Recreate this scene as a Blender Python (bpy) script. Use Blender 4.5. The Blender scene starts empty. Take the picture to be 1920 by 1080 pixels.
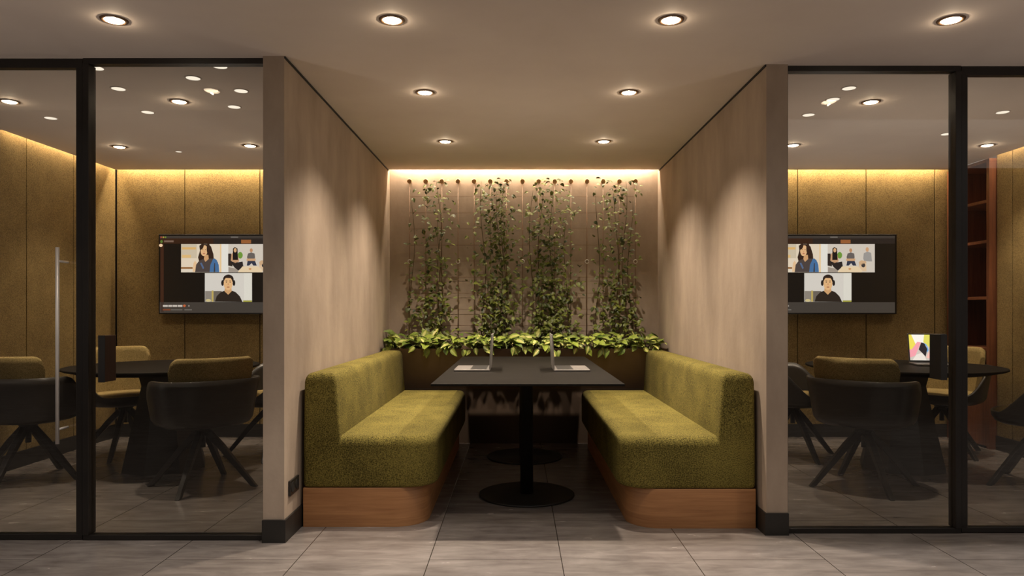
import bpy, math, random
from mathutils import Vector
C = bpy.context.scene.collection
PI = math.pi
H = 2.39                      # ceiling height

# ------------------------------------------------------------------ helpers
class MB:
    """collects polygons and links them as ONE mesh object"""
    def __init__(s): s.v = []; s.f = []; s.col = []; s.sm = []
    def face(s, pts, col=None, smooth=False):
        b = len(s.v); s.v.extend([tuple(p) for p in pts]); s.f.append(list(range(b, b + len(pts))))
        s.col.append(col); s.sm.append(smooth)
    def grid(s, rows, closed=False, smooth=True, col=None):
        b = len(s.v); n = len(rows[0])
        for r in rows: s.v.extend([tuple(p) for p in r])
        for i in range(len(rows) - 1):
            for j in range(n if closed else n - 1):
                k = (j + 1) % n
                s.f.append([b + i*n + j, b + i*n + k, b + (i+1)*n + k, b + (i+1)*n + j]); s.col.append(col); s.sm.append(smooth)
        return b, n
    def cap(s, b, n, row, flip=False, col=None):
        f = [b + row*n + j for j in range(n)]
        s.f.append(f[::-1] if flip else f); s.col.append(col); s.sm.append(False)
    def loft(s, rows, smooth=True, cap0=True, cap1=True):
        b, n = s.grid(rows, True, smooth)
        if cap0: s.cap(b, n, 0, True)
        if cap1: s.cap(b, n, len(rows) - 1)
    def box(s, x0, x1, y0, y1, z0, z1):
        s.loft([[(x0,y0,z), (x1,y0,z), (x1,y1,z), (x0,y1,z)] for z in (z0, z1)], smooth=False)
    def lathe(s, prof, n=48, c=(0,0), cap0=True, cap1=True, smooth=True):
        s.loft([[(c[0] + r*math.cos(2*PI*i/n), c[1] + r*math.sin(2*PI*i/n), z) for i in range(n)] for r, z in prof], smooth, cap0, cap1)
    def tube(s, pts, rads, n=8):
        rows = []
        for i, p in enumerate(pts):
            p = Vector(p); a = Vector(pts[max(i-1, 0)]); b = Vector(pts[min(i+1, len(pts)-1)])
            t = (b - a).normalized(); u = t.cross(Vector((0.13, 0.97, 0.2))).normalized(); w = t.cross(u)
            r = rads if isinstance(rads, float) else rads[i]
            rows.append([p + u*r*math.cos(2*PI*k/n) + w*r*math.sin(2*PI*k/n) for k in range(n)])
        s.loft(rows)
    def build(s, name, mat, parent=None, bevel=0, solid=0, colors=False):
        me = bpy.data.meshes.new(name); me.from_pydata(s.v, [], s.f)
        me.polygons.foreach_set('use_smooth', s.sm)
        me.materials.append(mat)
        if colors:
            at = me.color_attributes.new('Col', 'FLOAT_COLOR', 'CORNER')
            i = 0
            for p, c in zip(me.polygons, s.col):
                for _ in p.vertices:
                    at.data[i].color = (*(c or (1,1,1)), 1); i += 1
        me.update()
        o = bpy.data.objects.new(name, me); C.objects.link(o)
        if parent: o.parent = parent
        if solid:
            m = o.modifiers.new('Solidify', 'SOLIDIFY'); m.thickness = solid; m.offset = -1
        if bevel:
            m = o.modifiers.new('Bevel', 'BEVEL'); m.width = bevel; m.segments = 3; m.limit_method = 'ANGLE'; m.angle_limit = 0.7
        return o

def tag(o, label, cat, group=None, kind=None):
    o['label'] = label; o['category'] = cat
    if group: o['group'] = group
    if kind: o['kind'] = kind
    return o
def thing(name, loc, label, cat, group=None, rz=0):
    o = bpy.data.objects.new(name, None); C.objects.link(o); o.location = loc; o.rotation_euler = (0, 0, rz)
    o.empty_display_size = .1
    return tag(o, label, cat, group)
def dup(root, loc, rz, label, group=None):
    r = root.copy(); C.objects.link(r); r.location = loc; r.rotation_euler = (0, 0, rz); r['label'] = label
    if group: r['group'] = group
    for ch in list(root.children):
        c = ch.copy(); C.objects.link(c); c.parent = r
        for g in list(ch.children):
            d = g.copy(); C.objects.link(d); d.parent = c
    return r
def struct(o, label=None, cat=None):
    o['kind'] = 'structure'
    if label: o['label'] = label
    if cat: o['category'] = cat
    return o
def boxobj(name, mat, dims, parent=None, bevel=0):
    m = MB(); m.box(*dims); return m.build(name, mat, parent, bevel)

# ------------------------------------------------------------------ materials
def srgb(r, g, b):
    f = lambda c: ((c/255 + .055)/1.055)**2.4 if c > 10 else c/255/12.92
    return (f(r), f(g), f(b))
def base(name, col, rough=.6, metal=0., spec=None):
    m = bpy.data.materials.new(name); m.use_nodes = True
    nt = m.node_tree; p = nt.nodes['Principled BSDF']
    p.inputs['Base Color'].default_value = (*col, 1); p.inputs['Roughness'].default_value = rough; p.inputs['Metallic'].default_value = metal
    if spec is not None: p.inputs['Specular IOR Level'].default_value = spec
    return m, nt, p
def N(nt, t, **kw):
    n = nt.nodes.new(t)
    for k, v in kw.items():
        if k in n.inputs: n.inputs[k].default_value = v
        else: setattr(n, k, v)
    return n
def coords(nt, scale=(1,1,1), kind='Object'):
    tc = nt.nodes.new('ShaderNodeTexCoord'); mp = nt.nodes.new('ShaderNodeMapping'); mp.inputs['Scale'].default_value = scale
    nt.links.new(tc.outputs[kind], mp.inputs['Vector']); return mp.outputs[0]
def ramp(nt, fac, stops):
    r = nt.nodes.new('ShaderNodeValToRGB'); e = r.color_ramp.elements
    while len(e) < len(stops): e.new(.5)
    for el, (p, c) in zip(e, stops): el.position = p; el.color = (*c, 1)
    nt.links.new(fac, r.inputs[0]); return r.outputs[0]
def noisy(name, c0, c1, scale=(3,3,3), rough=.8, bump=0., bscale=40., detail=6, metal=0., spec=None, nscale=1.):
    m, nt, p = base(name, c0, rough, metal, spec)
    n = N(nt, 'ShaderNodeTexNoise', Scale=nscale, Detail=detail, Roughness=.6)
    nt.links.new(coords(nt, scale), n.inputs['Vector'])
    nt.links.new(ramp(nt, n.outputs[0], [(.3, c0), (.7, c1)]), p.inputs['Base Color'])
    if bump:
        b = N(nt, 'ShaderNodeBump', Strength=bump, Distance=.004); n2 = N(nt, 'ShaderNodeTexNoise', Scale=bscale, Detail=4)
        nt.links.new(coords(nt), n2.inputs['Vector']); nt.links.new(n2.outputs[0], b.inputs['Height']); nt.links.new(b.outputs[0], p.inputs['Normal'])
    return m
def fabric(name, c0, c1, scale=260., bump=.5):
    m, nt, p = base(name, c0, .95, 0, .2)
    v = coords(nt)
    n = N(nt, 'ShaderNodeTexNoise', Scale=scale, Detail=2, Roughness=.7); nt.links.new(v, n.inputs['Vector'])
    big = N(nt, 'ShaderNodeTexNoise', Scale=5, Detail=3); nt.links.new(v, big.inputs['Vector'])
    mx = N(nt, 'ShaderNodeMath', operation='MULTIPLY_ADD'); nt.links.new(big.outputs[0], mx.inputs[0]); mx.inputs[1].default_value = .25
    nt.links.new(n.outputs[0], mx.inputs[2])
    nt.links.new(ramp(nt, mx.outputs[0], [(.47, c0), (.78, c1)]), p.inputs['Base Color'])
    b = N(nt, 'ShaderNodeBump', Strength=bump, Distance=.003); nt.links.new(n.outputs[0], b.inputs['Height']); nt.links.new(b.outputs[0], p.inputs['Normal'])
    p.inputs['Sheen Weight'].default_value = 0
    return m
def wood(name, c0, c1, scale=(2, 2, 30), rough=.5):
    m, nt, p = base(name, c0, rough)
    n = N(nt, 'ShaderNodeTexNoise', Scale=2.2, Detail=8, Roughness=.65, Distortion=.4); nt.links.new(coords(nt, scale), n.inputs['Vector'])
    nt.links.new(ramp(nt, n.outputs[0], [(.3, c0), (.72, c1)]), p.inputs['Base Color'])
    return m
def emit(name, col, strength):
    m = bpy.data.materials.new(name); m.use_nodes = True; nt = m.node_tree; nt.nodes.clear()
    e = N(nt, 'ShaderNodeEmission'); e.inputs[0].default_value = (*col, 1); e.inputs[1].default_value = strength
    o = nt.nodes.new('ShaderNodeOutputMaterial'); nt.links.new(e.outputs[0], o.inputs[0]); return m
def screenmat(name, strength):
    m = bpy.data.materials.new(name); m.use_nodes = True; nt = m.node_tree; p = nt.nodes['Principled BSDF']
    a = N(nt, 'ShaderNodeVertexColor'); a.layer_name = 'Col'
    p.inputs['Base Color'].default_value = (.01, .01, .01, 1); p.inputs['Roughness'].default_value = .25
    nt.links.new(a.outputs[0], p.inputs['Emission Color']); p.inputs['Emission Strength'].default_value = strength
    return m
def glassmat():
    m = bpy.data.materials.new('clear_glass'); m.use_nodes = True; nt = m.node_tree; nt.nodes.clear()
    fr = N(nt, 'ShaderNodeFresnel', IOR=1.45); tr = nt.nodes.new('ShaderNodeBsdfTransparent'); tr.inputs[0].default_value = (.93, .925, .90, 1)
    gl = N(nt, 'ShaderNodeBsdfGlossy', Roughness=.0); gl.inputs[0].default_value = (1, 1, 1, 1)
    mx = nt.nodes.new('ShaderNodeMixShader'); o = nt.nodes.new('ShaderNodeOutputMaterial')
    nt.links.new(fr.outputs[0], mx.inputs[0]); nt.links.new(tr.outputs[0], mx.inputs[1]); nt.links.new(gl.outputs[0], mx.inputs[2]); nt.links.new(mx.outputs[0], o.inputs[0])
    return m
def leafmat(name, dark, light, vein):
    m, nt, p = base(name, dark, .45, 0, .4)
    a = N(nt, 'ShaderNodeVertexColor'); a.layer_name = 'Col'
    n = N(nt, 'ShaderNodeTexNoise', Scale=28, Detail=3); nt.links.new(coords(nt), n.inputs['Vector'])
    sep = nt.nodes.new('ShaderNodeSeparateColor'); nt.links.new(a.outputs[0], sep.inputs[0])
    # red = each leaf's own tone, green = 1 along the midrib where the leaf is variegated
    ad = N(nt, 'ShaderNodeMath', operation='MULTIPLY_ADD'); nt.links.new(n.outputs[0], ad.inputs[0]); ad.inputs[1].default_value = .5; nt.links.new(sep.outputs[0], ad.inputs[2])
    base_c = ramp(nt, ad.outputs[0], [(.3, dark), (1.0, light)])
    mx = nt.nodes.new('ShaderNodeMix'); mx.data_type = 'RGBA'; nt.links.new(sep.outputs[1], mx.inputs[0]); nt.links.new(base_c, mx.inputs[6]); mx.inputs[7].default_value = (*vein, 1)
    nt.links.new(mx.outputs[2], p.inputs['Base Color'])
    return m

def floormat():
    m, nt, p = base('stone_tile', (.2,.18,.16), .3)
    v = coords(nt, kind='Object')
    n1 = N(nt, 'ShaderNodeTexNoise', Scale=1.6, Detail=8, Roughness=.62, Distortion=.8); nt.links.new(v, n1.inputs['Vector'])
    v2 = coords(nt, (1.2, 5, 1)); n2 = N(nt, 'ShaderNodeTexNoise', Scale=3.5, Detail=6, Roughness=.55, Distortion=.5); nt.links.new(v2, n2.inputs['Vector'])
    av = N(nt, 'ShaderNodeMath', operation='MULTIPLY_ADD'); nt.links.new(n2.outputs[0], av.inputs[0]); av.inputs[1].default_value = .6
    h = N(nt, 'ShaderNodeMath', operation='MULTIPLY'); nt.links.new(n1.outputs[0], h.inputs[0]); h.inputs[1].default_value = .5; nt.links.new(h.outputs[0], av.inputs[2])
    col = ramp(nt, av.outputs[0], [(.34, FLOOR0), (.76, FLOOR1)])
    # joints: 0.604 m wide tiles, 1.208 m long, staggered by half
    br = N(nt, 'ShaderNodeTexBrick'); br.offset = .5; br.inputs['Scale'].default_value = 1
    br.inputs['Brick Width'].default_value = 1.208; br.inputs['Row Height'].default_value = .604
    br.inputs['Mortar Size'].default_value = .0022; br.inputs['Mortar Smooth'].default_value = .1
    mp = nt.nodes.new('ShaderNodeMapping'); mp.inputs['Rotation'].default_value = (0, 0, PI/2); mp.inputs['Location'].default_value = (.247, .4, 0)
    tc = nt.nodes.new('ShaderNodeTexCoord'); nt.links.new(tc.outputs['Object'], mp.inputs[0]); nt.links.new(mp.outputs[0], br.inputs['Vector'])
    br.inputs['Vector'].default_value = (0,0,0)
    mx = nt.nodes.new('ShaderNodeMix'); mx.data_type = 'RGBA'; nt.links.new(br.outputs['Fac'], mx.inputs[0]); nt.links.new(col, mx.inputs[6]); mx.inputs[7].default_value = (.035, .03, .026, 1)
    nt.links.new(mx.outputs[2], p.inputs['Base Color'])
    rr = nt.nodes.new('ShaderNodeMapRange'); rr.inputs[3].default_value = .17; rr.inputs[4].default_value = .32; nt.links.new(n2.outputs[0], rr.inputs[0]); nt.links.new(rr.outputs[0], p.inputs['Roughness'])
    return m
FLOOR0, FLOOR1 = srgb(92, 85, 82), srgb(143, 136, 132)

M = {}
M['plaster'] = noisy('limewash_plaster', srgb(150,134,119), srgb(178,161,144), (2.2, 2.2, .9), .85, .25, 30, nscale=1.6)
M['ceiling'] = noisy('ceiling_plaster', srgb(212,198,188), srgb(222,209,199), (1.5,1.5,1.5), .8, .1, 25)
M['floor'] = floormat()
M['reflwall'] = noisy('reflection_wall', srgb(70,60,52), srgb(84,72,63), (1.2,1.2,1.2), .85)
M['acoustic'] = fabric('acoustic_fabric', srgb(116,98,63), srgb(166,143,95), 150, .35)
M['seam'], _, _ = base('seam_black', (.008,.007,.006), .7)
M['black'] = noisy('black_metal', (.010,.009,.008), (.016,.014,.013), (8,8,8), .42)
M['frame'] = noisy('frame_black', (.011,.009,.008), (.016,.013,.011), (8,8,8), .38)
M['skirting'] = noisy('skirting_black', (.012,.011,.010), (.018,.016,.014), (6,6,6), .5)
M['green'] = fabric('olive_wool', srgb(62,57,25), srgb(146,134,68), 190, .8)
M['oak'] = wood('oak_veneer', srgb(142,96,59), srgb(180,131,86), (1.2, 1.2, 26))
M['walnut'] = wood('walnut_veneer', srgb(96,54,32), srgb(132,80,50), (18, 18, 1.2))
M['tabletop'] = noisy('table_laminate', (.011,.0095,.008), (.015,.013,.011), (5,5,5), .6, spec=.06)
M['planter'] = noisy('planter_bronze', srgb(66,53,43), srgb(78,63,51), (4,4,4), .55)
M['trough'] = noisy('trough_bronze', srgb(106,86,70), srgb(118,97,80), (4,4,4), .5)
M['soil'] = noisy('soil', (.02,.013,.008), (.05,.032,.02), (40,40,40), 1, .8, 60)
M['shell'] = noisy('chair_shell', (.034,.030,.027), (.040,.036,.032), (6,6,6), .34)
M['cushion'] = fabric('chair_fabric', srgb(122,106,66), srgb(176,155,106), 200, .5)
M['chrome'], _, _ = base('brushed_steel', (.72,.69,.66), .4, .35)
M['silver'] = noisy('laptop_aluminium', (.20,.185,.175), (.235,.22,.21), (9,9,9), .42, metal=.4)
M['keys'] = noisy('laptop_keys', (.012,.011,.011), (.03,.028,.026), (90,90,9), .5)
M['bronze'] = noisy('wood_knob', srgb(190,148,104), srgb(210,170,124), (30,30,30), .5)
M['rod'] = noisy('trellis_rod', srgb(110,80,56), srgb(126,94,66), (9,9,3), .5)
M['ring'] = noisy('trim_bronze', srgb(96,70,48), srgb(112,84,58), (9,9,9), .4)
M['glass'] = glassmat()
M['lens'] = emit('lamp_lens', (1, .80, .55), 14)
M['disc'] = emit('reflection_glow', (1, .90, .76), .95)
M['stem'] = noisy('vine_stem', srgb(70,58,30), srgb(92,78,44), (20,20,20), .8)
M['vineleaf'] = leafmat('vine_leaf', srgb(46,58,16), srgb(108,118,42), srgb(140,144,64))
M['pothos'] = leafmat('pothos_leaf', srgb(62,88,26), srgb(140,156,62), srgb(214,208,130))
M['screen'] = screenmat('tv_picture', .9)
M['lapscreen'] = screenmat('laptop_picture', 1.0)
M['socket'] = noisy('socket_black', (.012,.011,.010), (.017,.015,.014), (9,9,9), .35)
M['panelwood'] = wood('panel_walnut', srgb(44,26,17), srgb(64,38,25), (24, 24, 1))

# ------------------------------------------------------------------ setting
XL, XR = -1.143, 1.267                 # booth walls, inner faces
YL, YR = 3.512, 3.629                  # their front ends
YB = 6.42                              # back wall
YS = 6.345                             # edge of the ceiling before the light slot
struct(boxobj('floor', M['floor'], (-18, 18, -4, 7, -.1, 0)))
c = MB(); c.box(-3.564, 3.87, 2.72, YS, H, H + .05); c.box(-5.2, -3.564, 2.72, 4.95, H, H + .05); c.box(3.87, 5.2, 2.72, 3.66, H, H + .05)
struct(c.build('ceiling', M['ceiling']))
c = MB(); c.box(-5.2, 5.2, 2.67, 6.6, H + .14, H + .2); c.box(-5.2, 5.2, 2.67, 2.719, H, H + .14); struct(c.build('ceiling_slab', M['ceiling']))
struct(boxobj('wall_back', M['plaster'], (XL - .02, XR + .02, YB, YB + .1, 0, H + .14)))
struct(boxobj('wall_left', M['plaster'], (XL - .104, XL, YL, YB, 0, H)))
struct(boxobj('wall_right', M['plaster'], (XR, XR + .109, YR, YB, 0, H)))
m = MB(); m.box(-18, 0, -4.1, -4, 0, 4.9); m.box(0, 18, -4.1, -4, 0, 3.4); struct(m.build('wall_unseen_reflection', M['reflwall']))  # unseen wall added to darken glass reflections, two heights to shape them
def skirt(name, x0, x1, y0, y1, h=.112):
    struct(boxobj(name, M['skirting'], (x0, x1, y0, y1, 0, h)))
m = MB(); m.box(XL - .106, XL + .010, YL - .012, YL, 0, .112); m.box(XL, XL + .010, YL, 6.0, 0, .112); struct(m.build('baseboard_left', M['skirting']))
m = MB(); m.box(XR - .010, XR + .111, YR - .012, YR, 0, .112); m.box(XR - .010, XR, YR, 6.0, 0, .112); struct(m.build('baseboard_right', M['skirting']))
struct(boxobj('shadow_gap_strip_1', M['seam'], (XL, XL + .006, YL, YS, H - .011, H - .001)))  # black strip put in for the shade of the gap under the ceiling
struct(boxobj('shadow_gap_strip_2', M['seam'], (XR - .006, XR, YR, YS, H - .011, H - .001)))

def panelled(name, axis, at, cuts, thick=.02, top=H + .14, ext=.1):
    """a wall with upright fabric panels; axis 'y': faces -y at y=at, axis +1/-1: faces +x / -x at x=at"""
    g = .004
    lo, hi = min(cuts), max(cuts)
    if axis == 'y':
        w = boxobj(name, M['seam'], (lo - ext, hi + ext, at + thick, at + .08, 0, top))
        for a, b in zip(cuts, cuts[1:]): boxobj('panel', M['acoustic'], (a + g, b - g, at, at + thick, .115, top - .002), w, .003)
        b_ = boxobj('baseboard_' + name.split('_', 1)[1], M['skirting'], (lo + .001, hi - .001, at - .008, at + thick, 0, .115))
    else:
        x0, x1 = (at - thick, at) if axis > 0 else (at, at + thick)
        w = boxobj(name, M['seam'], ((at - .08, at - thick) if axis > 0 else (at + thick, at + .08)) + (lo, hi + .03, 0, top))
        for a, b in zip(cuts, cuts[1:]): boxobj('panel', M['acoustic'], (x0, x1, a + g, b - g, .115, top - .002), w, .003)
        b_ = boxobj('baseboard_' + name.split('_', 1)[1], M['skirting'], ((x0, at + .008) if axis > 0 else (at - .008, x1)) + (lo + .001, hi - .001, 0, .115))
    struct(w); struct(b_)
# left meeting room
panelled('wall_left_room_back', 'y', 6.445, [-3.61, -2.995, -2.318, -1.70, -1.25])
panelled('wall_left_room_side', 1, -3.615, [4.96, 5.27, 5.83, 6.44])
panelled('wall_left_room_return', 'y', 4.955, [-4.75, -4.2, -3.64], ext=0)
struct(boxobj('wall_left_room_outer', M['plaster'], (-4.85, -4.75, 3.55, 4.95, 0, H)))
# right meeting room
panelled('wall_right_room_back', 'y', 6.445, [1.378, 1.915, 2.533, 3.151, 3.769, 3.97])
panelled('wall_right_room_side', -1, 3.925, [3.62, 4.5, 5.07, 5.66, 5.846])

# glass fronts ---------------------------------------------------------------
def front(win, door, y, xa, xm, xb, side, dlabel, wlabel):
    """fixed pane between the booth wall (xa) and the post (xm), door leaf from the post out to xb"""
    s = 1 if xb > xa else -1
    pw = .030
    fr = MB(); lo, hi = sorted((xa, xm))
    fr.box(lo, hi, y, y + .05, H - .028, H); fr.box(lo, hi, y, y + .05, 0, .026)
    e = .010
    a0, a1 = sorted((xa, xa + s*e)); fr.box(a0, a1, y, y + .05, .026, H - .028)
    p0, p1 = sorted((xm - s*pw, xm)); fr.box(p0, p1, y - .004, y + .06, .026, H - .028)
    w = fr.build(win, M['frame'], None, .002); struct(w, wlabel, 'window')
    boxobj('pane', M['glass'], (lo + .008, hi - .008, y + .021, y + .031, .02, H - .02), w)
    d = MB(); q = xm + s*.004; lo, hi = sorted((q, xb))
    d.box(lo, hi, y + .004, y + .046, H - .046, H - .004); d.box(lo, hi, y + .004, y + .046, .004, .030)
    s0, s1 = sorted((q, q + s*.032)); d.box(s0, s1, y + .004, y + .046, .030, H - .046)
    s0, s1 = sorted((xb - s*.034, xb)); d.box(s0, s1, y + .004, y + .046, .030, H - .046)
    dr = d.build(door, M['frame'], None, .002); struct(dr, dlabel, 'door')
    g0, g1 = sorted((q + s*.02, xb - s*.02)); boxobj('pane', M['glass'], (g0, g1, y + .02, y + .03, .02, H - .03), dr)
    return dr
dl = front('window_1', 'door_1', 3.540, XL - .104, -2.118 - .032, -3.12, -1, 'black framed glass door with tall steel pull bar, left meeting room', 'black framed fixed glass pane left of the booth')
dr = front('window_2', 'door_2', 3.650, XR + .109, 2.24 + .030, 3.25, 1, 'black framed glass door at the right edge', 'black framed fixed glass pane right of the booth')
hb = MB(); hb.tube([(-2.236, 3.478, .49), (-2.236, 3.478, 1.447)], .0085, 16)
hb.tube([(-2.236, 3.478, .56), (-2.236, 3.56, .56)], .006, 10); hb.tube([(-2.236, 3.478, 1.38), (-2.236, 3.56, 1.38)], .006, 10)
o = hb.build('pull_handle', M['chrome'], dl); o['label'] = 'tall slim steel pull bar'
fx = MB()   # continuation of the fronts beyond the picture
fx.box(-4.75, -3.13, 3.54, 3.59, 0, .026); fx.box(-4.75, -3.13, 3.54, 3.59, H - .046, H); struct(fx.build('trim_3', M['frame']))

# ------------------------------------------------------------------ downlights
def spot(parent, energy, z=-.02, size=150, blend=1., radius=.03, col=(1, .83, .65)):
    l = bpy.data.lights.new('lamp', 'SPOT'); l.energy = energy; l.spot_size = math.radians(size); l.spot_blend = blend; l.shadow_soft_size = radius; l.color = col
    o = bpy.data.objects.new('lamp', l); C.objects.link(o); o.parent = parent; o.location = (0, 0, z); return o
def make_down(label, group, loc, energy, cone=110, k=1.0):
    t = thing('recessed_downlight', loc, label, 'ceiling light', group)
    a = MB(); a.lathe([(.040*k, .0), (.040*k, -.004), (.044*k, -.006), (.054*k, -.004), (.056*k, .0)], 40, cap0=False, cap1=False); a.build('trim_ring', M['ring'], t)
    b = MB(); b.lathe([(.0405*k, -.001), (.036*k, -.006), (.022*k, -.010), (.008*k, -.0115)], 32, cap0=False); b.build('lens', M['lens'], t)
    spot(t, energy, -.02, cone)
    l = bpy.data.lights.new('halo', 'POINT'); l.energy = HALO; l.shadow_soft_size = .004; l.color = (1, .80, .56)  # extra point light added for the glow on the ceiling round the lens
    h_ = bpy.data.objects.new('halo', l); C.objects.link(h_); h_.parent = t; h_.location = (0, 0, -.0185); return t
def ceil_pt(px, py):
    d = 1675/(582 - py); return ((px - 969)/1340*d, d, H)
E_COR, E_BOOTH, E_ROOM = 26, 129, 48
HALO = .42
CONE = {E_COR: 84, E_BOOTH: 116, E_ROOM: 92}
G = 'recessed downlights in the ceilings'
for px, py, e, lab in [
    (214, 37, E_COR, 'glowing round corridor downlight above the left glass front, leftmost of four in front row'),
    (735, 37, E_COR, 'glowing round corridor downlight near the booth mouth, second of the front row from left'),
    (1258, 37, E_COR, 'glowing round corridor downlight near the booth mouth, third of the front row from left'),
    (1783, 37, E_COR, 'glowing round corridor downlight above the right glass front, rightmost of four in front row'),
    (797, 173, E_BOOTH, 'glowing booth downlight over the left bench, the nearer of that pair'),
    (1179, 173, E_BOOTH, 'glowing booth downlight over the right bench, the nearer of that pair'),
    (835, 265, E_BOOTH, 'glowing booth downlight on the left, close to the plant wall'),
    (1132, 265, E_BOOTH, 'glowing booth downlight on the right, close to the plant wall'),
    (18, 190, E_ROOM, 'glowing meeting room downlight seen through the left glass door at picture edge'),
    (336, 190, E_ROOM, 'glowing meeting room downlight seen through the left fixed pane, nearer the glass'),
    (224, 275, E_ROOM, 'glowing downlight near the back left corner of the left meeting room'),
    (469, 273, E_ROOM, 'glowing downlight above the screen in the left meeting room, near the booth wall'),
    (1633, 191, E_ROOM, 'glowing meeting room downlight seen through the right fixed pane, nearer the glass'),
    (1487, 272, E_ROOM, 'glowing downlight in the right meeting room beside the booth wall'),
    (1851, 272, E_ROOM, 'glowing downlight in front of the walnut shelves in the right meeting room')]:
    make_down(lab, G, ceil_pt(px, py), e, CONE[e])
GS = 'small white reflection stand-in discs in the meeting room ceilings'
proto = None  # glowing discs put on the ceiling in place of reflections in the glass
for px, py, lab in [
    (180, 127, 'small white reflection stand-in disc tucked behind the left post under the top rail'),
    (412, 124, 'small white reflection stand-in disc under the top rail, nearest the glass left of the booth'),
    (362, 146, 'small white reflection stand-in disc, third closest to the glass in the left meeting room'),
    (222, 166, 'small white reflection stand-in disc right of the left post, two thirds up the pane'),
    (452, 170, 'small white reflection stand-in disc near the booth wall, right of the left room lamp'),
    (439, 200, 'small white reflection stand-in disc just below and right of the left room lamp'),
    (277, 210, 'small white reflection stand-in disc just below and left of the left room lamp'),
    (95, 221, 'small white reflection stand-in disc seen through the left glass door'),
    (335, 284, 'smallest white reflection stand-in disc between the two back lamps of the left room'),
    (1592, 165, 'small white reflection stand-in disc nearest the glass in the right meeting room'),
    (1562, 186, 'small white reflection stand-in disc just left of the right room lamp'),
    (1516, 215, 'small white reflection stand-in disc nearest the booth wall in the right room'),
    (1775, 251, 'small white reflection stand-in disc beside the right post'),
    (1880, 210, 'small white reflection stand-in disc seen through the right glass door')]:
    k = .62 if py == 284 else 1
    x, y, z = ceil_pt(px, py)
    if proto is None or k != 1:
        t = thing('reflection_disc', (x, y, z), lab, 'ceiling light', GS)
        a = MB(); a.lathe([(.036*k, 0), (.036*k, -.003), (.043*k, -.003), (.044*k, 0)], 32, cap0=False, cap1=False); a.build('trim_ring', M['ceiling'], t)
        b = MB(); b.lathe([(.0365*k, -.001), (.0365*k, -.0025)], 32, cap0=False); b.build('lens', M['disc'], t)
        if k == 1: proto = t
    else:
        dup(proto, (x, y, z), 0, lab)

# light strips in the slots, hidden above the ceiling edge
def strip(name, loc, size, rot, energy, col=(1, .80, .57)):
    l = bpy.data.lights.new(name, 'AREA'); l.shape = 'RECTANGLE'; l.size, l.size_y = size; l.energy = energy; l.color = col
    o = bpy.data.objects.new(name, l); C.objects.link(o); o.location = loc; o.rotation_euler = rot; return o
strip('slot_light', ((XL + XR)/2, 6.375, H + .09), (2.36, .03), (math.radians(12), 0, 0), 21)
strip('slot_light', (-2.43, 6.39, H + .09), (2.3, .03), (math.radians(12), 0, 0), 18)
strip('slot_light', (2.62, 6.39, H + .09), (2.4, .03), (math.radians(12), 0, 0), 18)
strip('slot_light', (-3.588, 5.65, H + .09), (.025, 1.3), (0, math.radians(10), 0), 7)
strip('slot_light', (3.898, 4.9, H + .09), (.025, 1.9), (0, math.radians(-10), 0), 7)

# ------------------------------------------------------------------ benches
def arc_plan(x_in, x_out, y0, y1, r, inset, outer_inset=0., y1_inset=0., n=10, r2=0.):
    """plan of a bench: x_in is the seat edge, x_out the wall side; corner (x_in,y0) rounded with r, (x_out,y0) with r2"""
    s = 1 if x_in > x_out else -1
    xi = x_in - s*inset; xo = x_out + s*outer_inset; ya = y0 + inset; yb = y1 - y1_inset
    r = max(r - inset*.6, .004); pts = []
    r2 = max(r2, .003)
    for i in range(n + 1):
        a = PI + (PI/2)*i/n
        pts.append((xo + s*(r2 + r2*math.cos(a)), ya + r2 + r2*math.sin(a)))
    for i in range(n + 1):
        a = -PI/2 + (PI/2)*i/n
        pts.append((xi + s*(-r + r*math.cos(a)), ya + r + r*math.sin(a)))
    pts += [(xi, yb), (xo, yb)]
    return pts if s > 0 else pts[::-1]
def bench(label, x_out, x_in, y0, y1):
    s = 1 if x_in > x_out else -1
    t = thing('banquette_bench', ((x_out + x_in)/2, (y0 + y1)/2, 0), label, 'bench', 'green booth benches')
    ox, oy = t.location[0], t.location[1]
    L = lambda pl, z: [(x - ox, y - oy, z) for x, y in pl]
    xb = x_out + s*.195
    b = MB(); rows = []
    for z, ins in [(0, 0), (.198, 0), (.205, .004)]:
        rows.append(L(arc_plan(x_in - s*.05, x_out, y0, y1, .17, ins, 0, 0), z))
    b.loft(rows, smooth=True); o = b.build('wooden_base', M['oak'], t); o['label'] = 'oak veneered plinth with rounded corner'
    e = o.modifiers.new('Edge', 'EDGE_SPLIT'); e.split_angle = .6
    b = MB(); rows = []
    for z, ins in [(.206, .012), (.214, .003), (.226, 0), (.425, 0), (.443, .004), (.458, .013), (.469, .027), (.474, .045), (.475, .065)]:
        rows.append(L(arc_plan(x_in, xb - s*.01, y0, y1, .15, ins), z))
    b.loft(rows); b.build('seat', M['green'], t)
    b = MB(); rows = []
    for z, ins in [(.206, .012), (.214, .003), (.226, 0), (.470, 0), (.76, 0.004), (.782, .008), (.797, .016), (.806, .027), (.809, .042)]:
        rows.append(L(arc_plan(xb - s*.002 - s*max(0, (z - .47))*.05, x_out, y0, y1, .022 if z > .47 else .01, ins, ins, ins*.5, r2=.02), z))
    b.loft(rows); b.build('backrest', M['green'], t)
    return t
bench('green upholstered booth bench on oak plinth against the left booth wall', -1.126, -.430, 3.763, 5.955)
bench('green upholstered booth bench on oak plinth against the right booth wall', 1.250, .540, 3.735, 5.955)

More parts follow.
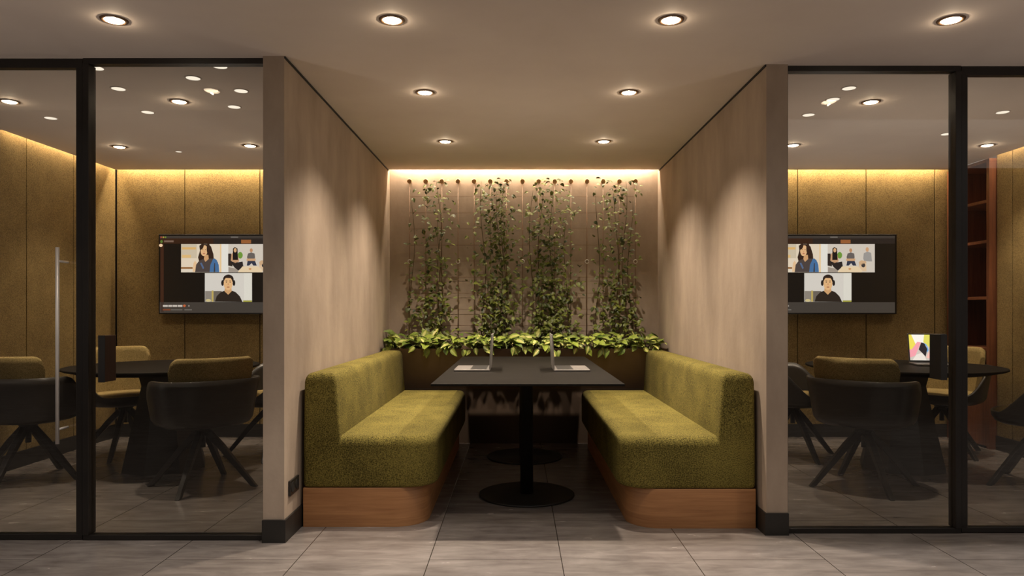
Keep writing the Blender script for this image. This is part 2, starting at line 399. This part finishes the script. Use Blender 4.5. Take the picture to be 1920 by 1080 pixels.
# ------------------------------------------------------------------ booth table
t = thing('booth_table', (.057, 4.84, 0), 'long black booth table on two round pedestals between the green benches', 'table')
boxobj('tabletop', M['tabletop'], (-.505, .505, 3.714 - 4.84, 5.932 - 4.84, .7455, .7575), t, .002)
for dy in (4.421 - 4.84, 5.565 - 4.84):
    a = MB(); a.lathe([(.040, .010), (.040, .735), (.10, .738), (.10, .7455)], 40, (.004, dy)); p = a.build('pedestal', M['black'], t)
    a = MB(); a.lathe([(.291, 0), (.294, .003), (.294, .009), (.288, .012), (.05, .013)], 72, (.004, dy)); a.build('base_plate', M['black'], p)

def laptop(loc, rz, label, tilt=12, w=.33, d=.225, screen=None):
    """closed edge (hinge) along local +y, user sits at -y"""
    t = thing('laptop', loc, label, 'laptop', 'open laptops', rz)
    boxobj('base', M['silver'], (-w/2, w/2, -d/2, d/2, .001, .014), t, .003)
    boxobj('keyboard', M['keys'], (-w/2 + .012, w/2 - .012, -.010, d/2 - .022, .0138, .0152), t)
    boxobj('touchpad', M['silver'], (-.055, .055, -d/2 + .008, -d/2 + .078, .0138, .0146), t)
    a = math.radians(tilt); h = .215
    lid = MB(); u = Vector((0, math.sin(a), math.cos(a))); n = Vector((0, -math.cos(a), math.sin(a))); o0 = Vector((0, d/2 - .004, .016))
    def pt(x, k, th): return Vector((x, 0, 0)) + o0 + u*k + n*th
    lid.loft([[pt(-w/2, 0, -.007), pt(w/2, 0, -.007), pt(w/2, 0, 0), pt(-w/2, 0, 0)], [pt(-w/2, h, -.007), pt(w/2, h, -.007), pt(w/2, h, 0), pt(-w/2, h, 0)]], smooth=False)
    l = lid.build('lid', M['silver'], t, .002)
    s = MB()
    def quad(x0, x1, k0, k1, th, col): s.face([pt(x0, k0, th), pt(x1, k0, th), pt(x1, k1, th), pt(x0, k1, th)], col)
    quad(-w/2 + .003, w/2 - .003, .003, h - .003, .0004, (.004,)*3)
    X0, X1, K0, K1 = -w/2 + .009, w/2 - .009, .013, h - .009
    quad(X0, X1, K0, K1, .0007, (.62, .55, .50))
    if screen:
        for col, poly in screen:
            s.face([pt(X0 + (X1 - X0)*px, K0 + (K1 - K0)*py, .001 + .0002*i_) for px, py in poly for i_ in (screen.index((col, poly)),)], col)
    s.build('screen', M['lapscreen'], l, colors=True)
    return t
Ltab = .7575
laptop((-.281, 4.63, Ltab), PI/2 * -1 , 'open silver laptop on the left half of the booth table', 3)
laptop((.345, 4.62, Ltab), PI/2, 'open silver laptop on the right half of the booth table', 3)

# ------------------------------------------------------------------ planter, trellis, plants
t = thing('planter_trough', ((XL + XR)/2, 6.2, 0), 'long dark bronze planter trough below the booth back wall', 'planter')
hw = (XR - XL)/2 - .012
p = MB()   # front leans back towards its foot
def sheet(pts): p.loft([[(x, y, z) for y, z in pts] for x in (-hw, hw)], smooth=False)
sheet([(-.235, .82), (-.220, .82), (-.062, .485), (-.062, .47)])
p.box(-hw, hw, .195, .21, .47, .82); p.box(-hw, hw, -.062, .195, .47, .485)
for x0, x1 in ((-hw, -hw + .015), (hw - .015, hw)): p.loft([[(x, -.22, .82), (x, .195, .82), (x, .195, .485), (x, -.062, .485)] for x in (x0, x1)], smooth=False)
p.build('trough', M['trough'], t)
boxobj('plinth', M['planter'], (-hw, hw, -.066, .2, .0, .47), t)
o = boxobj('soil', M['soil'], (-hw + .016, hw - .016, -.19, .194, .74, .785), t); o['label'] = 'dark potting soil'

def leaf(mb, pos, fwd, up, ln, wd, fold, droop, tone, var, heart=.12):
    """one leaf: two halves folded along the midrib, pointed tip, rounded base"""
    f = fwd.normalized(); r = f.cross(up); 
    if r.length < 1e-3: r = f.cross(Vector((1, .2, 0)))
    r.normalize(); u = r.cross(f)
    prof = [(0, .0), (.06, .55), (.28, 1.0), (.55, .86), (.80, .46), (1.0, .0)]
    mid = [pos + f*(ln*t_) - u*(droop*ln*t_*t_) for t_, _ in prof]
    for sgn in (-1, 1):
        edge = [mid[i] + r*(sgn*wd*.5*w_) + u*(fold*wd*.5*w_) - f*(heart*ln if i == 1 else 0) for i, (t_, w_) in enumerate(prof)]
        inner = [mid[i] + (edge[i] - mid[i])*.45 for i in range(len(prof))]
        for i in range(len(prof) - 1):
            for a, b, vv in ((mid, inner, var), (inner, edge, 0.)):
                q = [a[i], a[i+1], b[i+1], b[i]]
                if sgn > 0: q = q[::-1]
                cl = []
                for pnt in q:
                    if not any((pnt - z).length < 1e-6 for z in cl): cl.append(pnt)
                if len(cl) >= 3: mb.face(cl, (tone, vv, 0), True)

rng = random.Random(11)
def pothos(x, y, label, n=44, spread=.14):
    t = thing('pothos_plant', (x, y, .785), label, 'plant', 'pothos plants in the trough')
    fo, st = MB(), MB()
    for i in range(n):
        a = rng.uniform(0, 2*PI); rad = spread*math.sqrt(rng.random())*1.15
        ex, ey = rad*math.cos(a)*1.15, rad*math.sin(a)*1.25 - .035
        ez = .055 + .12*rng.random()*(1 - .5*rad/spread)
        if y + ey < 6.03: ez = max(ez, .055)
        if i % 13 == 0: ey = 5.965 - y - rng.uniform(0, .015); ez = rng.uniform(.02, .06)   # hangs over the rim
        ey = min(ey, 6.375 - y)
        ex = max(XL + .05 - x, min(XR - .05 - x, ex))
        e = Vector((ex, ey, ez))
        dirv = Vector((math.cos(a) + rng.uniform(-.6, .6), -.55 + .6*math.sin(a) + rng.uniform(-.5, .4), rng.uniform(-.35, .55)))
        if i % 13 == 0: dirv = Vector((rng.uniform(-.9, .9), -.35, -.7))
        up = Vector((rng.uniform(-.3, .3), -.45 + rng.uniform(-.3, .3), 1))
        if i % 13 == 0: up = Vector((rng.uniform(-.3, .3), -1, .3))
        ln = rng.uniform(.07, .11)*(.75 if i % 13 == 0 else 1); wd = ln*rng.uniform(.55, .78)
        dn = dirv.normalized(); tip = e + dn*ln
        if x + tip.x < XL + .01 or x + tip.x > XR - .01: dirv.x *= -.6
        if y + tip.y > 6.40: dirv.y = -abs(dirv.y)
        leaf(fo, e, dirv, up, ln, wd, rng.uniform(.12, .4), rng.uniform(.1, .4), rng.uniform(.1, .75), rng.choice([0, 0, .2, .5, .95]))
        if i % 3 == 0:
            b0 = Vector((ex*.25, max(-.15, ey*.25), 0)); mid = b0.lerp(e, .55) + Vector((0, 0, .03))
            if ez < .05: mid = Vector((ex*.7, 6.0 - y, .075))
            st.tube([b0, mid, e], .0025, 5)
    fo.build('foliage', M['pothos'], t, colors=True); st.build('stems', M['stem'], t)
    return t
places = [(-1.03, 'bushy pothos at the left end of the trough, touching the left booth wall'),
          (-.79, 'leafy pothos in the trough at the foot of the leftmost climbing vine'),
          (-.55, 'pothos in the trough between the first and second climbing vines from left'),
          (-.31, 'pothos behind the left laptop lid, at the foot of the second climbing vine'),
          (-.07, 'pothos left of the trough middle, just beyond the far end of the booth table'),
          (.16, 'pothos right of the trough middle, between the second and third climbing vines'),
          (.40, 'pothos behind the right laptop lid, at the foot of the third climbing vine'),
          (.64, 'pothos in the trough between the third and fourth climbing vines'),
          (.88, 'pothos in the trough at the foot of the rightmost climbing vine'),
          (1.12, 'bushy pothos at the right end of the trough, touching the right booth wall')]
for x, lab in places: pothos(x, 6.17, lab, 50)

# trellis: fifteen rods hung from round knobs, crossed by thin wires
YT = 6.375
t = thing('wire_trellis', (.057, YT, .8), 'slim wire trellis with fifteen round wooden knobs on the booth back wall', 'trellis')
xs = [-.955 + .1437*i for i in range(15)]
for i, x in enumerate(xs):
    a = MB(); a.tube([(x - .057, 0, .02), (x - .057, 0, 1.49)], .0032, 8); a.build('rod', M['rod'], t)
    a = MB(); rows = [[(x - .057 + r*math.cos(2*PI*k/24), yy, 1.49 + r*math.sin(2*PI*k/24)) for k in range(24)] for r, yy in [(.012, .043), (.012, .0), (.021, -.004), (.022, -.014), (.018, -.02)]]
    a.loft(rows[::-1]); a.build('knob', M['bronze'], t)
for k in range(10):
    z = 2.155 - .8 - .1437*k
    if z < .06: break
    a = MB(); a.tube([(xs[0] - .057, .004, z), (xs[-1] - .057, .004, z)], .0016, 6); a.build('wire', M['rod'], t)
for i in (0, 3, 7, 11, 14):
    x = xs[i] - .057; z = 1.575 - .8
    a = MB(); a.tube([(x + .016*math.cos(2*PI*k/14), -.006, z + .016*math.sin(2*PI*k/14)) for k in range(15)], .004, 6); a.build('eyelet', M['chrome'], t)

def vine(xc, label, n, w, seed):
    rg = random.Random(seed)
    t = thing('climbing_vine', (xc, 6.33, .785), label, 'plant', 'climbing vines on the trellis')
    st, fo = MB(), MB()
    stems = []
    for k in range(4):
        x0 = rg.uniform(-.5, .5)*w; ph = rg.uniform(0, 6); top = rg.choice([1.50, 1.42, 1.34, 1.2])
        pts = [(x0*.7*(1 - .15*z) + .022*math.sin(ph + z*5) + (k - 1.5)*w*.2, .005 + .015*math.sin(ph*2 + z*7), z) for z in [top*i/16 for i in range(17)]]
        st.tube(pts, [.005 - .003*i/16 for i in range(17)], 6); stems.append(pts)
    st.build('stems', M['stem'], t)
    for i in range(n):
        z = 1.5*(rg.random()**1.6)
        side = 1.0 if z < 1.0 else 1 - .25*(z - 1.0)
        # tufts: leaves gather in loose clusters along the stems
        p = rg.choice(stems); j = min(16, int(z/1.5*16)); sx = p[j][0]
        x = .55*sx + rg.gauss(0, .36)*w*side*.62
        x = max(-w*.54, min(w*.54, x))
        zz = min(1.52, z + .03*math.sin(x*60))
        y = rg.uniform(-.075, .03)*(1.25 - .4*z)
        a = rg.uniform(0, 2*PI)
        dirv = Vector((math.cos(a), -.45 - .4*rg.random(), math.sin(a)*.7 - .25))
        ln = rg.uniform(.030, .050)*(1.12 - .2*z/1.5)
        leaf(fo, Vector((x, y, zz)), dirv, Vector((rg.uniform(-.4, .4), -.7, .7)), ln, ln*rg.uniform(.55, .8), rg.uniform(.1, .35), .25, rg.uniform(0, .7), rg.choice([0, 0, .2, .5]), .05)
    fo.build('foliage', M['vineleaf'], t, colors=True)
    return t
vine(-.745, 'sparse green climbing vine on the trellis, the leftmost of four', 560, .40, 3)
vine(-.20, 'dense green climbing vine on the trellis, second of four from the left', 1000, .44, 5)
vine(.335, 'dense green climbing vine on the trellis, third of four from the left', 1050, .44, 8)
vine(.885, 'sparse green climbing vine on the trellis, the rightmost of four', 590, .38, 13)

# socket low on the left booth wall
t = thing('wall_socket', (XL, 3.645, .248), 'black double wall socket low on the left booth wall beside the bench', 'socket')
boxobj('face_plate', M['socket'], (0, .012, -.073, .073, -.038, .038), t, .003)
for dy in (-.036, .036):
    a = MB(); a.loft([[(xx, dy + r*math.cos(2*PI*k/24), r*math.sin(2*PI*k/24)) for k in range(24)] for xx, r in ((.0115, .026), (.0135, .026), (.0135, .022), (.0122, .021))]); a.build('outlet', M['seam'], t)

# ------------------------------------------------------------------ meeting tables and chairs
def meeting_table(loc, label):
    t = thing('round_meeting_table', loc, label, 'table', 'round meeting tables')
    a = MB(); a.lathe([(.54, .700), (.635, .722), (.650, .728), (.650, .737), (.646, .740)], 96); e = a.build('tabletop', M['tabletop'], t)
    e.modifiers.new('Edge', 'EDGE_SPLIT').split_angle = .5
    a = MB(); a.lathe([(.29, 0), (.285, .03), (.16, .60), (.18, .68), (.30, .700)], 8, smooth=False); a.build('pedestal', M['black'], t)
    return t
TL, TR = (-2.56, 5.2), (2.80, 5.2)
meeting_table((*TL, 0), 'round black table with faceted pedestal in the left meeting room')
meeting_table((*TR, 0), 'round black table with faceted pedestal in the right meeting room')

def sup(phi, rx=.335, ry=.305, n=2.7):
    """squared-off oval; phi=0 is the back of the chair (-y)"""
    s, c_ = math.sin(phi), math.cos(phi)
    k = (abs(s)**n + abs(c_)**n)**(-1/n)
    return rx*s*k, -ry*c_*k
def ss(t_): t_ = max(0, min(1, t_)); return t_*t_*(3 - 2*t_)
def make_chair(label):
    t = thing('tub_chair', (0, 0, 0), label, 'chair', 'black tub chairs round the meeting tables')
    n = 72; phis = [2*PI*i/n for i in range(n)]
    def top(phi):
        c_ = min(phi, 2*PI - phi); return .705 - .225*ss((c_ - 1.35)/1.05)
    a = MB(); rows = []
    for k, z in [(.20, .392), (.50, .394), (.72, .404), (.82, .420), (.875, .448)]:
        rows.append([(*[q*k for q in sup(p)], z) for p in phis])
    for f in (.2, .4, .6, .8, 1.0):
        rows.append([(*[q*(.875 + .125*((.448 + (top(p) - .448)*f) - .448)/.257) for q in sup(p)], .448 + (top(p) - .448)*f) for p in phis])
    b, nn = a.grid(rows, True); a.cap(b, nn, 0, True)
    a.build('shell', M['shell'], t, solid=.016)
    # seat cushion
    a = MB(); rows = []
    for k, z in [(.70, .425), (.78, .432), (.80, .447), (.80, .468), (.775, .482), (.70, .490), (.5, .494), (.2, .495)]:
        rows.append([(sup(p)[0]*k, sup(p)[1]*k + .015, z) for p in phis])
    a.loft(rows); a.build('seat_cushion', M['cushion'], t)
    # padded back rising above the shell
    a = MB(); ph = [-.98 + 1.96*i/28 for i in range(29)]
    def back(p, f, off):
        e = max(0, (abs(p) - .74)/.24); tz = .832 - .075*(1 - math.sqrt(max(0, 1 - e*e)))
        z = .47 + (tz - .47)*f; k = .80 + .165*(z - .47)/.36 + off
        x, y = sup(p, .325, .300, 2.3); return (x*k, y*k, z)
    fs = [0, .2, .4, .6, .8, .92, 1.0]
    outer = [[back(p, f, .0) for p in ph] for f in fs]
    crown = [back(p, 1.0, -.055) for p in ph]; crown = [(x, y, z + .014) for x, y, z in crown]
    inner = [[back(p, f, -.115 if f < 1 else -.11) for p in ph] for f in fs[::-1]]
    loops = []
    cols = outer + [crown] + inner
    a.grid(cols, False)
    for idx in (0, 28):
        ring = [c_[idx] for c_ in cols]; a.face(ring if idx else ring[::-1])
    a.face([outer[0][i] for i in range(29)] + [inner[-1][i] for i in range(28, -1, -1)])
    a.build('back_cushion', M['cushion'], t)
    a = MB(); a.lathe([(.018, .255), (.018, .345), (.050, .352), (.055, .372), (.085, .391), (.085, .396)], 28); a.build('swivel_hub', M['black'], t)
    return t
def add_legs(t, rot):
    for k in range(4):
        an = rot + k*PI/2; ca, sa = math.cos(an), math.sin(an); a = MB(); rows = []
        for r, z, w_, h_ in [(.015, .372, .019, .024), (.12, .262, .019, .022), (.325, .016, .015, .016), (.345, 0.0, .014, .018)]:
            rows.append([(ca*(r + dr_) - sa*dw, sa*(r + dr_) + ca*dw, z if z < .01 else z + dz) for dw, dr_, dz in ((-w_, -h_*.7, -h_*.6), (w_, -h_*.7, -h_*.6), (w_, h_*.7, h_*.6), (-w_, h_*.7, h_*.6))])
        a.loft(rows, smooth=False); a.build('leg', M['black'], t, .004)
chairs = [
    ((-2.035, 4.63), TL, 'black tub chair with olive back pad nearest the glass, left meeting room, back towards us'),
    ((-3.28, 4.80), (-3.14, 5.95), 'black tub chair behind the left glass door, left of the round table'),
    ((-3.10, 5.66), TL, 'black tub chair with pale cushions facing us behind the left round table'),
    ((-1.95, 5.66), TL, 'black tub chair half hidden by the left booth wall, right of the round table'),
    ((2.25, 4.63), TR, 'black tub chair with olive back pad nearest the glass, right meeting room, back towards us'),
    ((3.42, 4.66), TR, 'black tub chair cut by the right picture edge, behind the right glass door'),
    ((3.42, 5.75), TR, 'black tub chair with pale cushions by the walnut shelves in the right meeting room'),
    ((2.17, 5.62), TR, 'black tub chair half hidden by the right booth wall, left of the round table')]
for (x, y), (tx, ty), lab in chairs:
    c_ = make_chair(lab); rz = math.atan2(ty - y, tx - x) - PI/2
    c_.location = (x, y, 0); c_.rotation_euler = (0, 0, rz)
    add_legs(c_, -rz + (0 if y < 5 else .18))

# laptop on the right meeting table, abstract picture on its screen
art = [((.85, .72, .10), ((0, .35), (.38, .62), (.42, .86), (.2, 1), (0, 1))),
       ((.95, .90, .85), ((.12, 1), (.3, .62), (.75, .72), (.8, 1))),
       ((.75, .70, .12), ((.72, 1), (.66, .72), (1, .45), (1, 1))),
       ((.90, .35, .42), ((0, .1), (.25, .18), (.55, .7), (.38, .72), (.1, .42), (0, .42))),
       ((.82, .75, .70), ((.1, 0), (.75, 0), (.6, .3), (.3, .22))),
       ((.15, .38, .75), ((.60, .70), (.80, .62), (.88, .4), (.8, .3), (.78, .55))),
       ((.02, .015, .02), ((.42, .42), (.56, .70), (.70, .66), (.82, .44), (.72, .14), (.6, .26))),
       ((.9, .5, .45), ((.75, .1), (1, .05), (1, .4), (.86, .3)))]
laptop((3.028, 5.20, .7405), -.22, 'open laptop with bright abstract picture on the right meeting table', 12, .262, .20, [(c_, tuple((x_*.60, y_) for x_, y_ in p_)) for c_, p_ in art])

# ------------------------------------------------------------------ screens
def tv(loc, label):
    t = thing('wall_mounted_tv', loc, label, 'television', 'wall screens showing a video call')
    w, h = 1.241, .714
    boxobj('bezel', M['black'], (-w/2, w/2, .0, .035, -h/2, h/2), t, .004)
    boxobj('wall_bracket', M['black'], (-.25, .25, .035, .068, -.18, .18), t)
    s = MB(); k = 6.385/1340*.985
    dep = [0]
    def P(u, v, l): return ((290 + u/6.352 - 428)*k, -.0008 - .0006*l, (514 - 430 - v/6.352)*k)
    def poly(pts, col, l): s.face([P(u, v, l) for u, v in pts], srgb(*col))
    def rect(u0, v0, u1, v1, col, l): poly([(u0, v1), (u1, v1), (u1, v0), (u0, v0)], col, l)
    def ell(u, v, a, b, col, l, n=20, rot=0): poly([(u + a*math.cos(-2*PI*i/n)*math.cos(rot) - b*math.sin(-2*PI*i/n)*math.sin(rot), v + a*math.cos(-2*PI*i/n)*math.sin(rot) + b*math.sin(-2*PI*i/n)*math.cos(rot)) for i in range(n)], col, l)
    R = 1692   # right edge of the picture in the same units
    rect(52, 68, R, 1000, (22, 17, 13), 0)
    rect(52, 70, R, 102, (60, 54, 50), 1); rect(52, 102, R, 165, (54, 32, 20), 1); rect(700, 102, R, 165, (40, 33, 30), 2)
    rect(1035, 118, 1155, 162, (150, 92, 52), 3)
    for i, cl in enumerate([(170, 70, 50), (180, 150, 60), (110, 140, 50)]): ell(70 + 26*i, 88, 10, 10, cl, 2)
    rect(105, 126, 220, 148, (120, 96, 84), 3); rect(910, 80, 1000, 94, (110, 104, 100), 2)
    rect(60, 170, 100, 990, (62, 36, 24), 1); ell(66, 186, 22, 18, (240, 205, 170), 3); ell(74, 140, 15, 18, (90, 120, 50), 3)
    rect(52, 872, R, 1000, (66, 60, 55), 1)
    for u0, u1 in ((90, 150), (156, 200), (206, 262), (268, 326)): rect(u0, 905, u1, 928, (196, 186, 178), 2)
    ell(350, 915, 17, 15, (190, 98, 60), 2); rect(396, 906, 412, 926, (150, 140, 134), 2)
    rect(90, 952, 180, 972, (120, 66, 44), 2); rect(186, 956, 325, 970, (104, 98, 92), 2); rect(350, 956, 440, 970, (110, 104, 98), 2)
    # first caller: long dark hair, denim shirt, shelves behind
    rect(310, 170, 880, 512, (226, 210, 190), 1)
    rect(312, 172, 500, 340, (205, 190, 168), 2); rect(320, 208, 490, 236, (222, 178, 112), 3); rect(320, 300, 430, 336, (224, 186, 126), 3)
    rect(780, 172, 800, 512, (232, 196, 146), 2); rect(800, 172, 880, 512, (226, 222, 216), 2); rect(310, 448, 450, 470, (150, 104, 62), 3); rect(310, 472, 450, 510, (224, 212, 196), 3)
    poly([(530, 390), (515, 330), (538, 250), (530, 190), (556, 172), (640, 172), (672, 200), (700, 290), (706, 350), (650, 380), (600, 400)], (52, 34, 26), 3)
    poly([(595, 300), (640, 300), (645, 360), (606, 390), (585, 350)], (206, 158, 112), 4)
    ell(590, 250, 42, 66, (226, 180, 134), 5, rot=.12); ell(562, 200, 20, 40, (52, 34, 26), 6, rot=.35); ell(640, 225, 20, 70, (52, 34, 26), 6)
    for u in (574, 606): ell(u, 240, 6, 4, (70, 40, 30), 6)
    ell(588, 286, 14, 5, (170, 84, 70), 6); ell(588, 264, 5, 9, (206, 150, 108), 6)
    poly([(480, 510), (492, 420), (530, 370), (580, 350), (606, 385), (650, 345), (720, 345), (755, 390), (772, 510)], (76, 66, 64), 5)
    poly([(655, 508), (665, 420), (700, 345), (740, 360), (765, 420), (772, 508)], (70, 110, 158), 6); poly([(705, 508), (712, 400), (722, 400), (724, 508)], (62, 58, 62), 7)
    poly([(540, 400), (560, 395), (590, 460), (575, 475)], (84, 104, 140), 6); poly([(450, 505), (460, 400), (480, 370), (500, 400), (482, 505)], (228, 190, 150), 4)
    # second caller: three people seated round a low table (offset into the same units)
    D = (1470 - 1551 - (290 - 428))*6.352
    def Q(pts, col, l): poly([(u + D, v) for u, v in pts], col, l)
    def E(u, v, a, b, col, l, rot=0): ell(u + D, v, a, b, col, l, 18, rot)
    Q([(516, 512), (1086, 512), (1086, 170), (516, 170)], (210, 200, 190), 2); Q([(432, 512), (516, 512), (516, 170), (432, 170)], (224, 220, 214), 2)
    Q([(516, 430), (516, 285), (552, 285), (570, 440)], (48, 38, 34), 3); Q([(520, 510), (520, 448), (640, 470), (640, 510)], (160, 148, 138), 3)
    E(662, 305, 30, 40, (110, 150, 60), 3)
    Q([(548, 370), (556, 290), (580, 270), (630, 270), (650, 380), (600, 400)], (196, 152, 116), 4); Q([(572, 362), (574, 225), (598, 206), (630, 225), (636, 362)], (30, 24, 22), 5); E(602, 245, 18, 26, (214, 168, 124), 6)
    Q([(540, 380), (640, 390), (690, 380), (700, 440), (640, 490), (590, 450)], (40, 34, 34), 4)
    E(795, 246, 18, 24, (190, 140, 104), 4); Q([(744, 330), (756, 285), (795, 270), (836, 285), (842, 330), (830, 370), (760, 370)], (104, 96, 94), 5); Q([(738, 375), (846, 375), (850, 345), (742, 345)], (206, 162, 122), 6)
    Q([(742, 430), (752, 370), (840, 370), (862, 430), (820, 430), (800, 400), (770, 430)], (50, 54, 72), 6)
    E(994, 236, 19, 28, (206, 160, 122), 4); Q([(945, 350), (952, 280), (994, 262), (1040, 275), (1052, 380), (1020, 380), (960, 376)], (156, 152, 150), 5); Q([(890, 388), (920, 365), (975, 376), (985, 396), (900, 430)], (206, 170, 134), 6)
    Q([(890, 440), (900, 395), (980, 385), (985, 500), (940, 500)], (220, 190, 158), 5); E(946, 426, 24, 26, (60, 56, 58), 6)
    Q([(636, 505), (690, 440), (880, 440), (932, 490), (930, 512), (640, 512)], (230, 206, 172), 7); E(782, 470, 16, 12, (205, 150, 100), 8)
    # third caller: headphones, dark shirt, pale wall and grey sofa
    rect(597, 520, 1166, 868, (214, 208, 202), 3); rect(1070, 520, 1166, 868, (222, 218, 210), 4)
    rect(600, 738, 700, 866, (140, 132, 124), 4); rect(680, 730, 702, 866, (190, 168, 96), 5); rect(702, 738, 800, 866, (108, 100, 92), 4); ell(640, 850, 34, 16, (206, 190, 140), 5); rect(1060, 850, 1166, 868, (160, 156, 70), 5)
    poly([(720, 866), (740, 800), (790, 750), (850, 728), (910, 728), (970, 750), (1020, 800), (1052, 868)], (44, 36, 30), 6)
    poly([(835, 740), (842, 680), (918, 680), (922, 740), (880, 782)], (206, 160, 112), 7)
    ell(882, 594, 64, 56, (40, 30, 26), 7); ell(812, 640, 16, 36, (34, 30, 30), 8); ell(950, 640, 16, 36, (34, 30, 30), 8)
    ell(880, 648, 54, 80, (226, 180, 130), 9); poly([(826, 606), (832, 566), (880, 550), (930, 566), (937, 606), (916, 582), (850, 580)], (46, 34, 28), 10)
    for u in (860, 904): ell(u, 630, 7, 5, (60, 40, 30), 10); rect(u - 12, 612, u + 12, 617, (70, 48, 36), 10)
    ell(881, 656, 7, 12, (205, 150, 104), 10); ell(881, 690, 18, 6, (150, 84, 66), 10)
    s.build('screen', M['screen'], t, colors=True)
    return t
t1 = tv((-2.575, 6.375, 1.463), 'wall screen with a video call in the left meeting room')
t2 = dup(t1, (2.77, 6.375, 1.463), 0, 'wall screen with a video call in the right meeting room')

# room booking panels projecting from the glass fronts
def sign(loc, s, label, wood_m):
    t = thing('room_booking_panel', loc, label, 'sign', 'dark projecting room booking panels')
    boxobj('booking_box', wood_m, (-.016, .016, -.075, .02, -.113, .113), t, .002)
    o = boxobj('front_face', M['black'], (-.0165, .0165, -.079, -.0745, -.114, .114), t, .001)
    return t
sign((-2.012, 3.540, .905), 1, 'dark walnut room booking panel projecting from the glass right of the left post', M['panelwood'])
sign((2.135, 3.650, .905), -1, 'dark room booking panel projecting from the glass left of the right post', M['skirting'])

# ------------------------------------------------------------------ built-in shelves
t = thing('built_in_shelf', (3.93, 6.13, 0), 'tall walnut open shelf unit set into the right meeting room corner', 'shelf')
y0, y1 = 5.856 - 6.13, 6.43 - 6.13
boxobj('side_panel', M['walnut'], (-.06, .30, y0, y0 + .035, 0, H - .03), t, .002)
boxobj('side_panel', M['walnut'], (-.06, .30, y1 - .035, y1, 0, H - .03), t, .002)
boxobj('back_panel', M['walnut'], (.285, .30, y0 + .035, y1 - .035, 0, H - .03), t)
boxobj('top_panel', M['walnut'], (-.06, .30, y0, y1, H - .03, H - .002), t, .002)
for z in (2.055, 1.722, 1.255, .83): boxobj('shelf_board', M['walnut'], (-.05, .285, y0 + .036, y1 - .036, z - .025, z), t, .002)
boxobj('cabinet_door', M['walnut'], (-.055, -.035, y0 + .037, y1 - .037, .02, .40), t, .002)
boxobj('shelf_board', M['walnut'], (-.034, .285, y0 + .036, y1 - .036, .385, .41), t, .002)

# ------------------------------------------------------------------ light from the hall behind the camera, added ceiling fill, world
def atrium(loc, e, aim, cone=70):
    l = bpy.data.lights.new('atrium_lamp', 'SPOT'); l.energy = e; l.spot_size = math.radians(cone); l.spot_blend = .6; l.shadow_soft_size = .12; l.color = (1, .90, .80)
    o = bpy.data.objects.new('atrium_lamp', l); C.objects.link(o); o.location = loc
    o.rotation_euler = (Vector(aim) - Vector(loc)).to_track_quat('-Z', 'Y').to_euler(); return o
atrium((2.1, 1.50, 6.0), 760, (2.7, 3.0, 0)); atrium((-1.9, 1.46, 6.0), 230, (-1.6, 2.6, 0)); atrium((1.0, .95, 6.0), 330, (-1.05, 3.5, .2), 26)
def ceiling_fill(loc, e):  # added spots pointing up, without fixtures, to brighten the ceilings
    l = bpy.data.lights.new('added_ceiling_fill', 'SPOT'); l.energy = e; l.spot_size = math.radians(165); l.spot_blend = 1; l.shadow_soft_size = .15; l.color = (1, .87, .75)
    o = bpy.data.objects.new('added_ceiling_fill', l); C.objects.link(o); o.location = loc; o.rotation_euler = (PI, 0, 0); return o
for loc, e in [((-3.0, 4.4, .86), 8), ((-1.9, 4.4, .86), 8), ((-2.5, 5.7, .86), 8), ((2.0, 4.4, .86), 11), ((3.1, 4.4, .86), 11), ((2.6, 5.7, .86), 8),
               ((-2.4, 2.3, .5), 18), ((2.6, 2.3, .5), 18), ((.06, 4.6, .9), 9)]: ceiling_fill(loc, e)
w = bpy.data.worlds.new('World'); bpy.context.scene.world = w; w.use_nodes = True
bg = w.node_tree.nodes['Background']; bg.inputs[0].default_value = (1, .90, .82, 1); bg.inputs[1].default_value = .38

# ------------------------------------------------------------------ camera, view
cam = bpy.data.cameras.new('Camera'); co = bpy.data.objects.new('Camera', cam); C.objects.link(co)
co.location = (0, 0, 1.14); co.rotation_euler = (PI/2, 0, 0)
cam.sensor_width = 36; cam.lens = 36*1340/1920; cam.shift_x = -9/1920; cam.shift_y = 42/1920; cam.clip_start = .05
sc = bpy.context.scene; sc.camera = co
sc.view_settings.view_transform = 'Standard'; sc.view_settings.look = 'None'; sc.view_settings.gamma = 1; sc.view_settings.exposure = .36
sc.view_settings.use_curve_mapping = False
sc.cycles.use_denoising = True; sc.cycles.max_bounces = 8; sc.cycles.diffuse_bounces = 5; sc.cycles.transparent_max_bounces = 16
sc.cycles.caustics_reflective = False; sc.cycles.caustics_refractive = False; sc.cycles.sample_clamp_indirect = 4
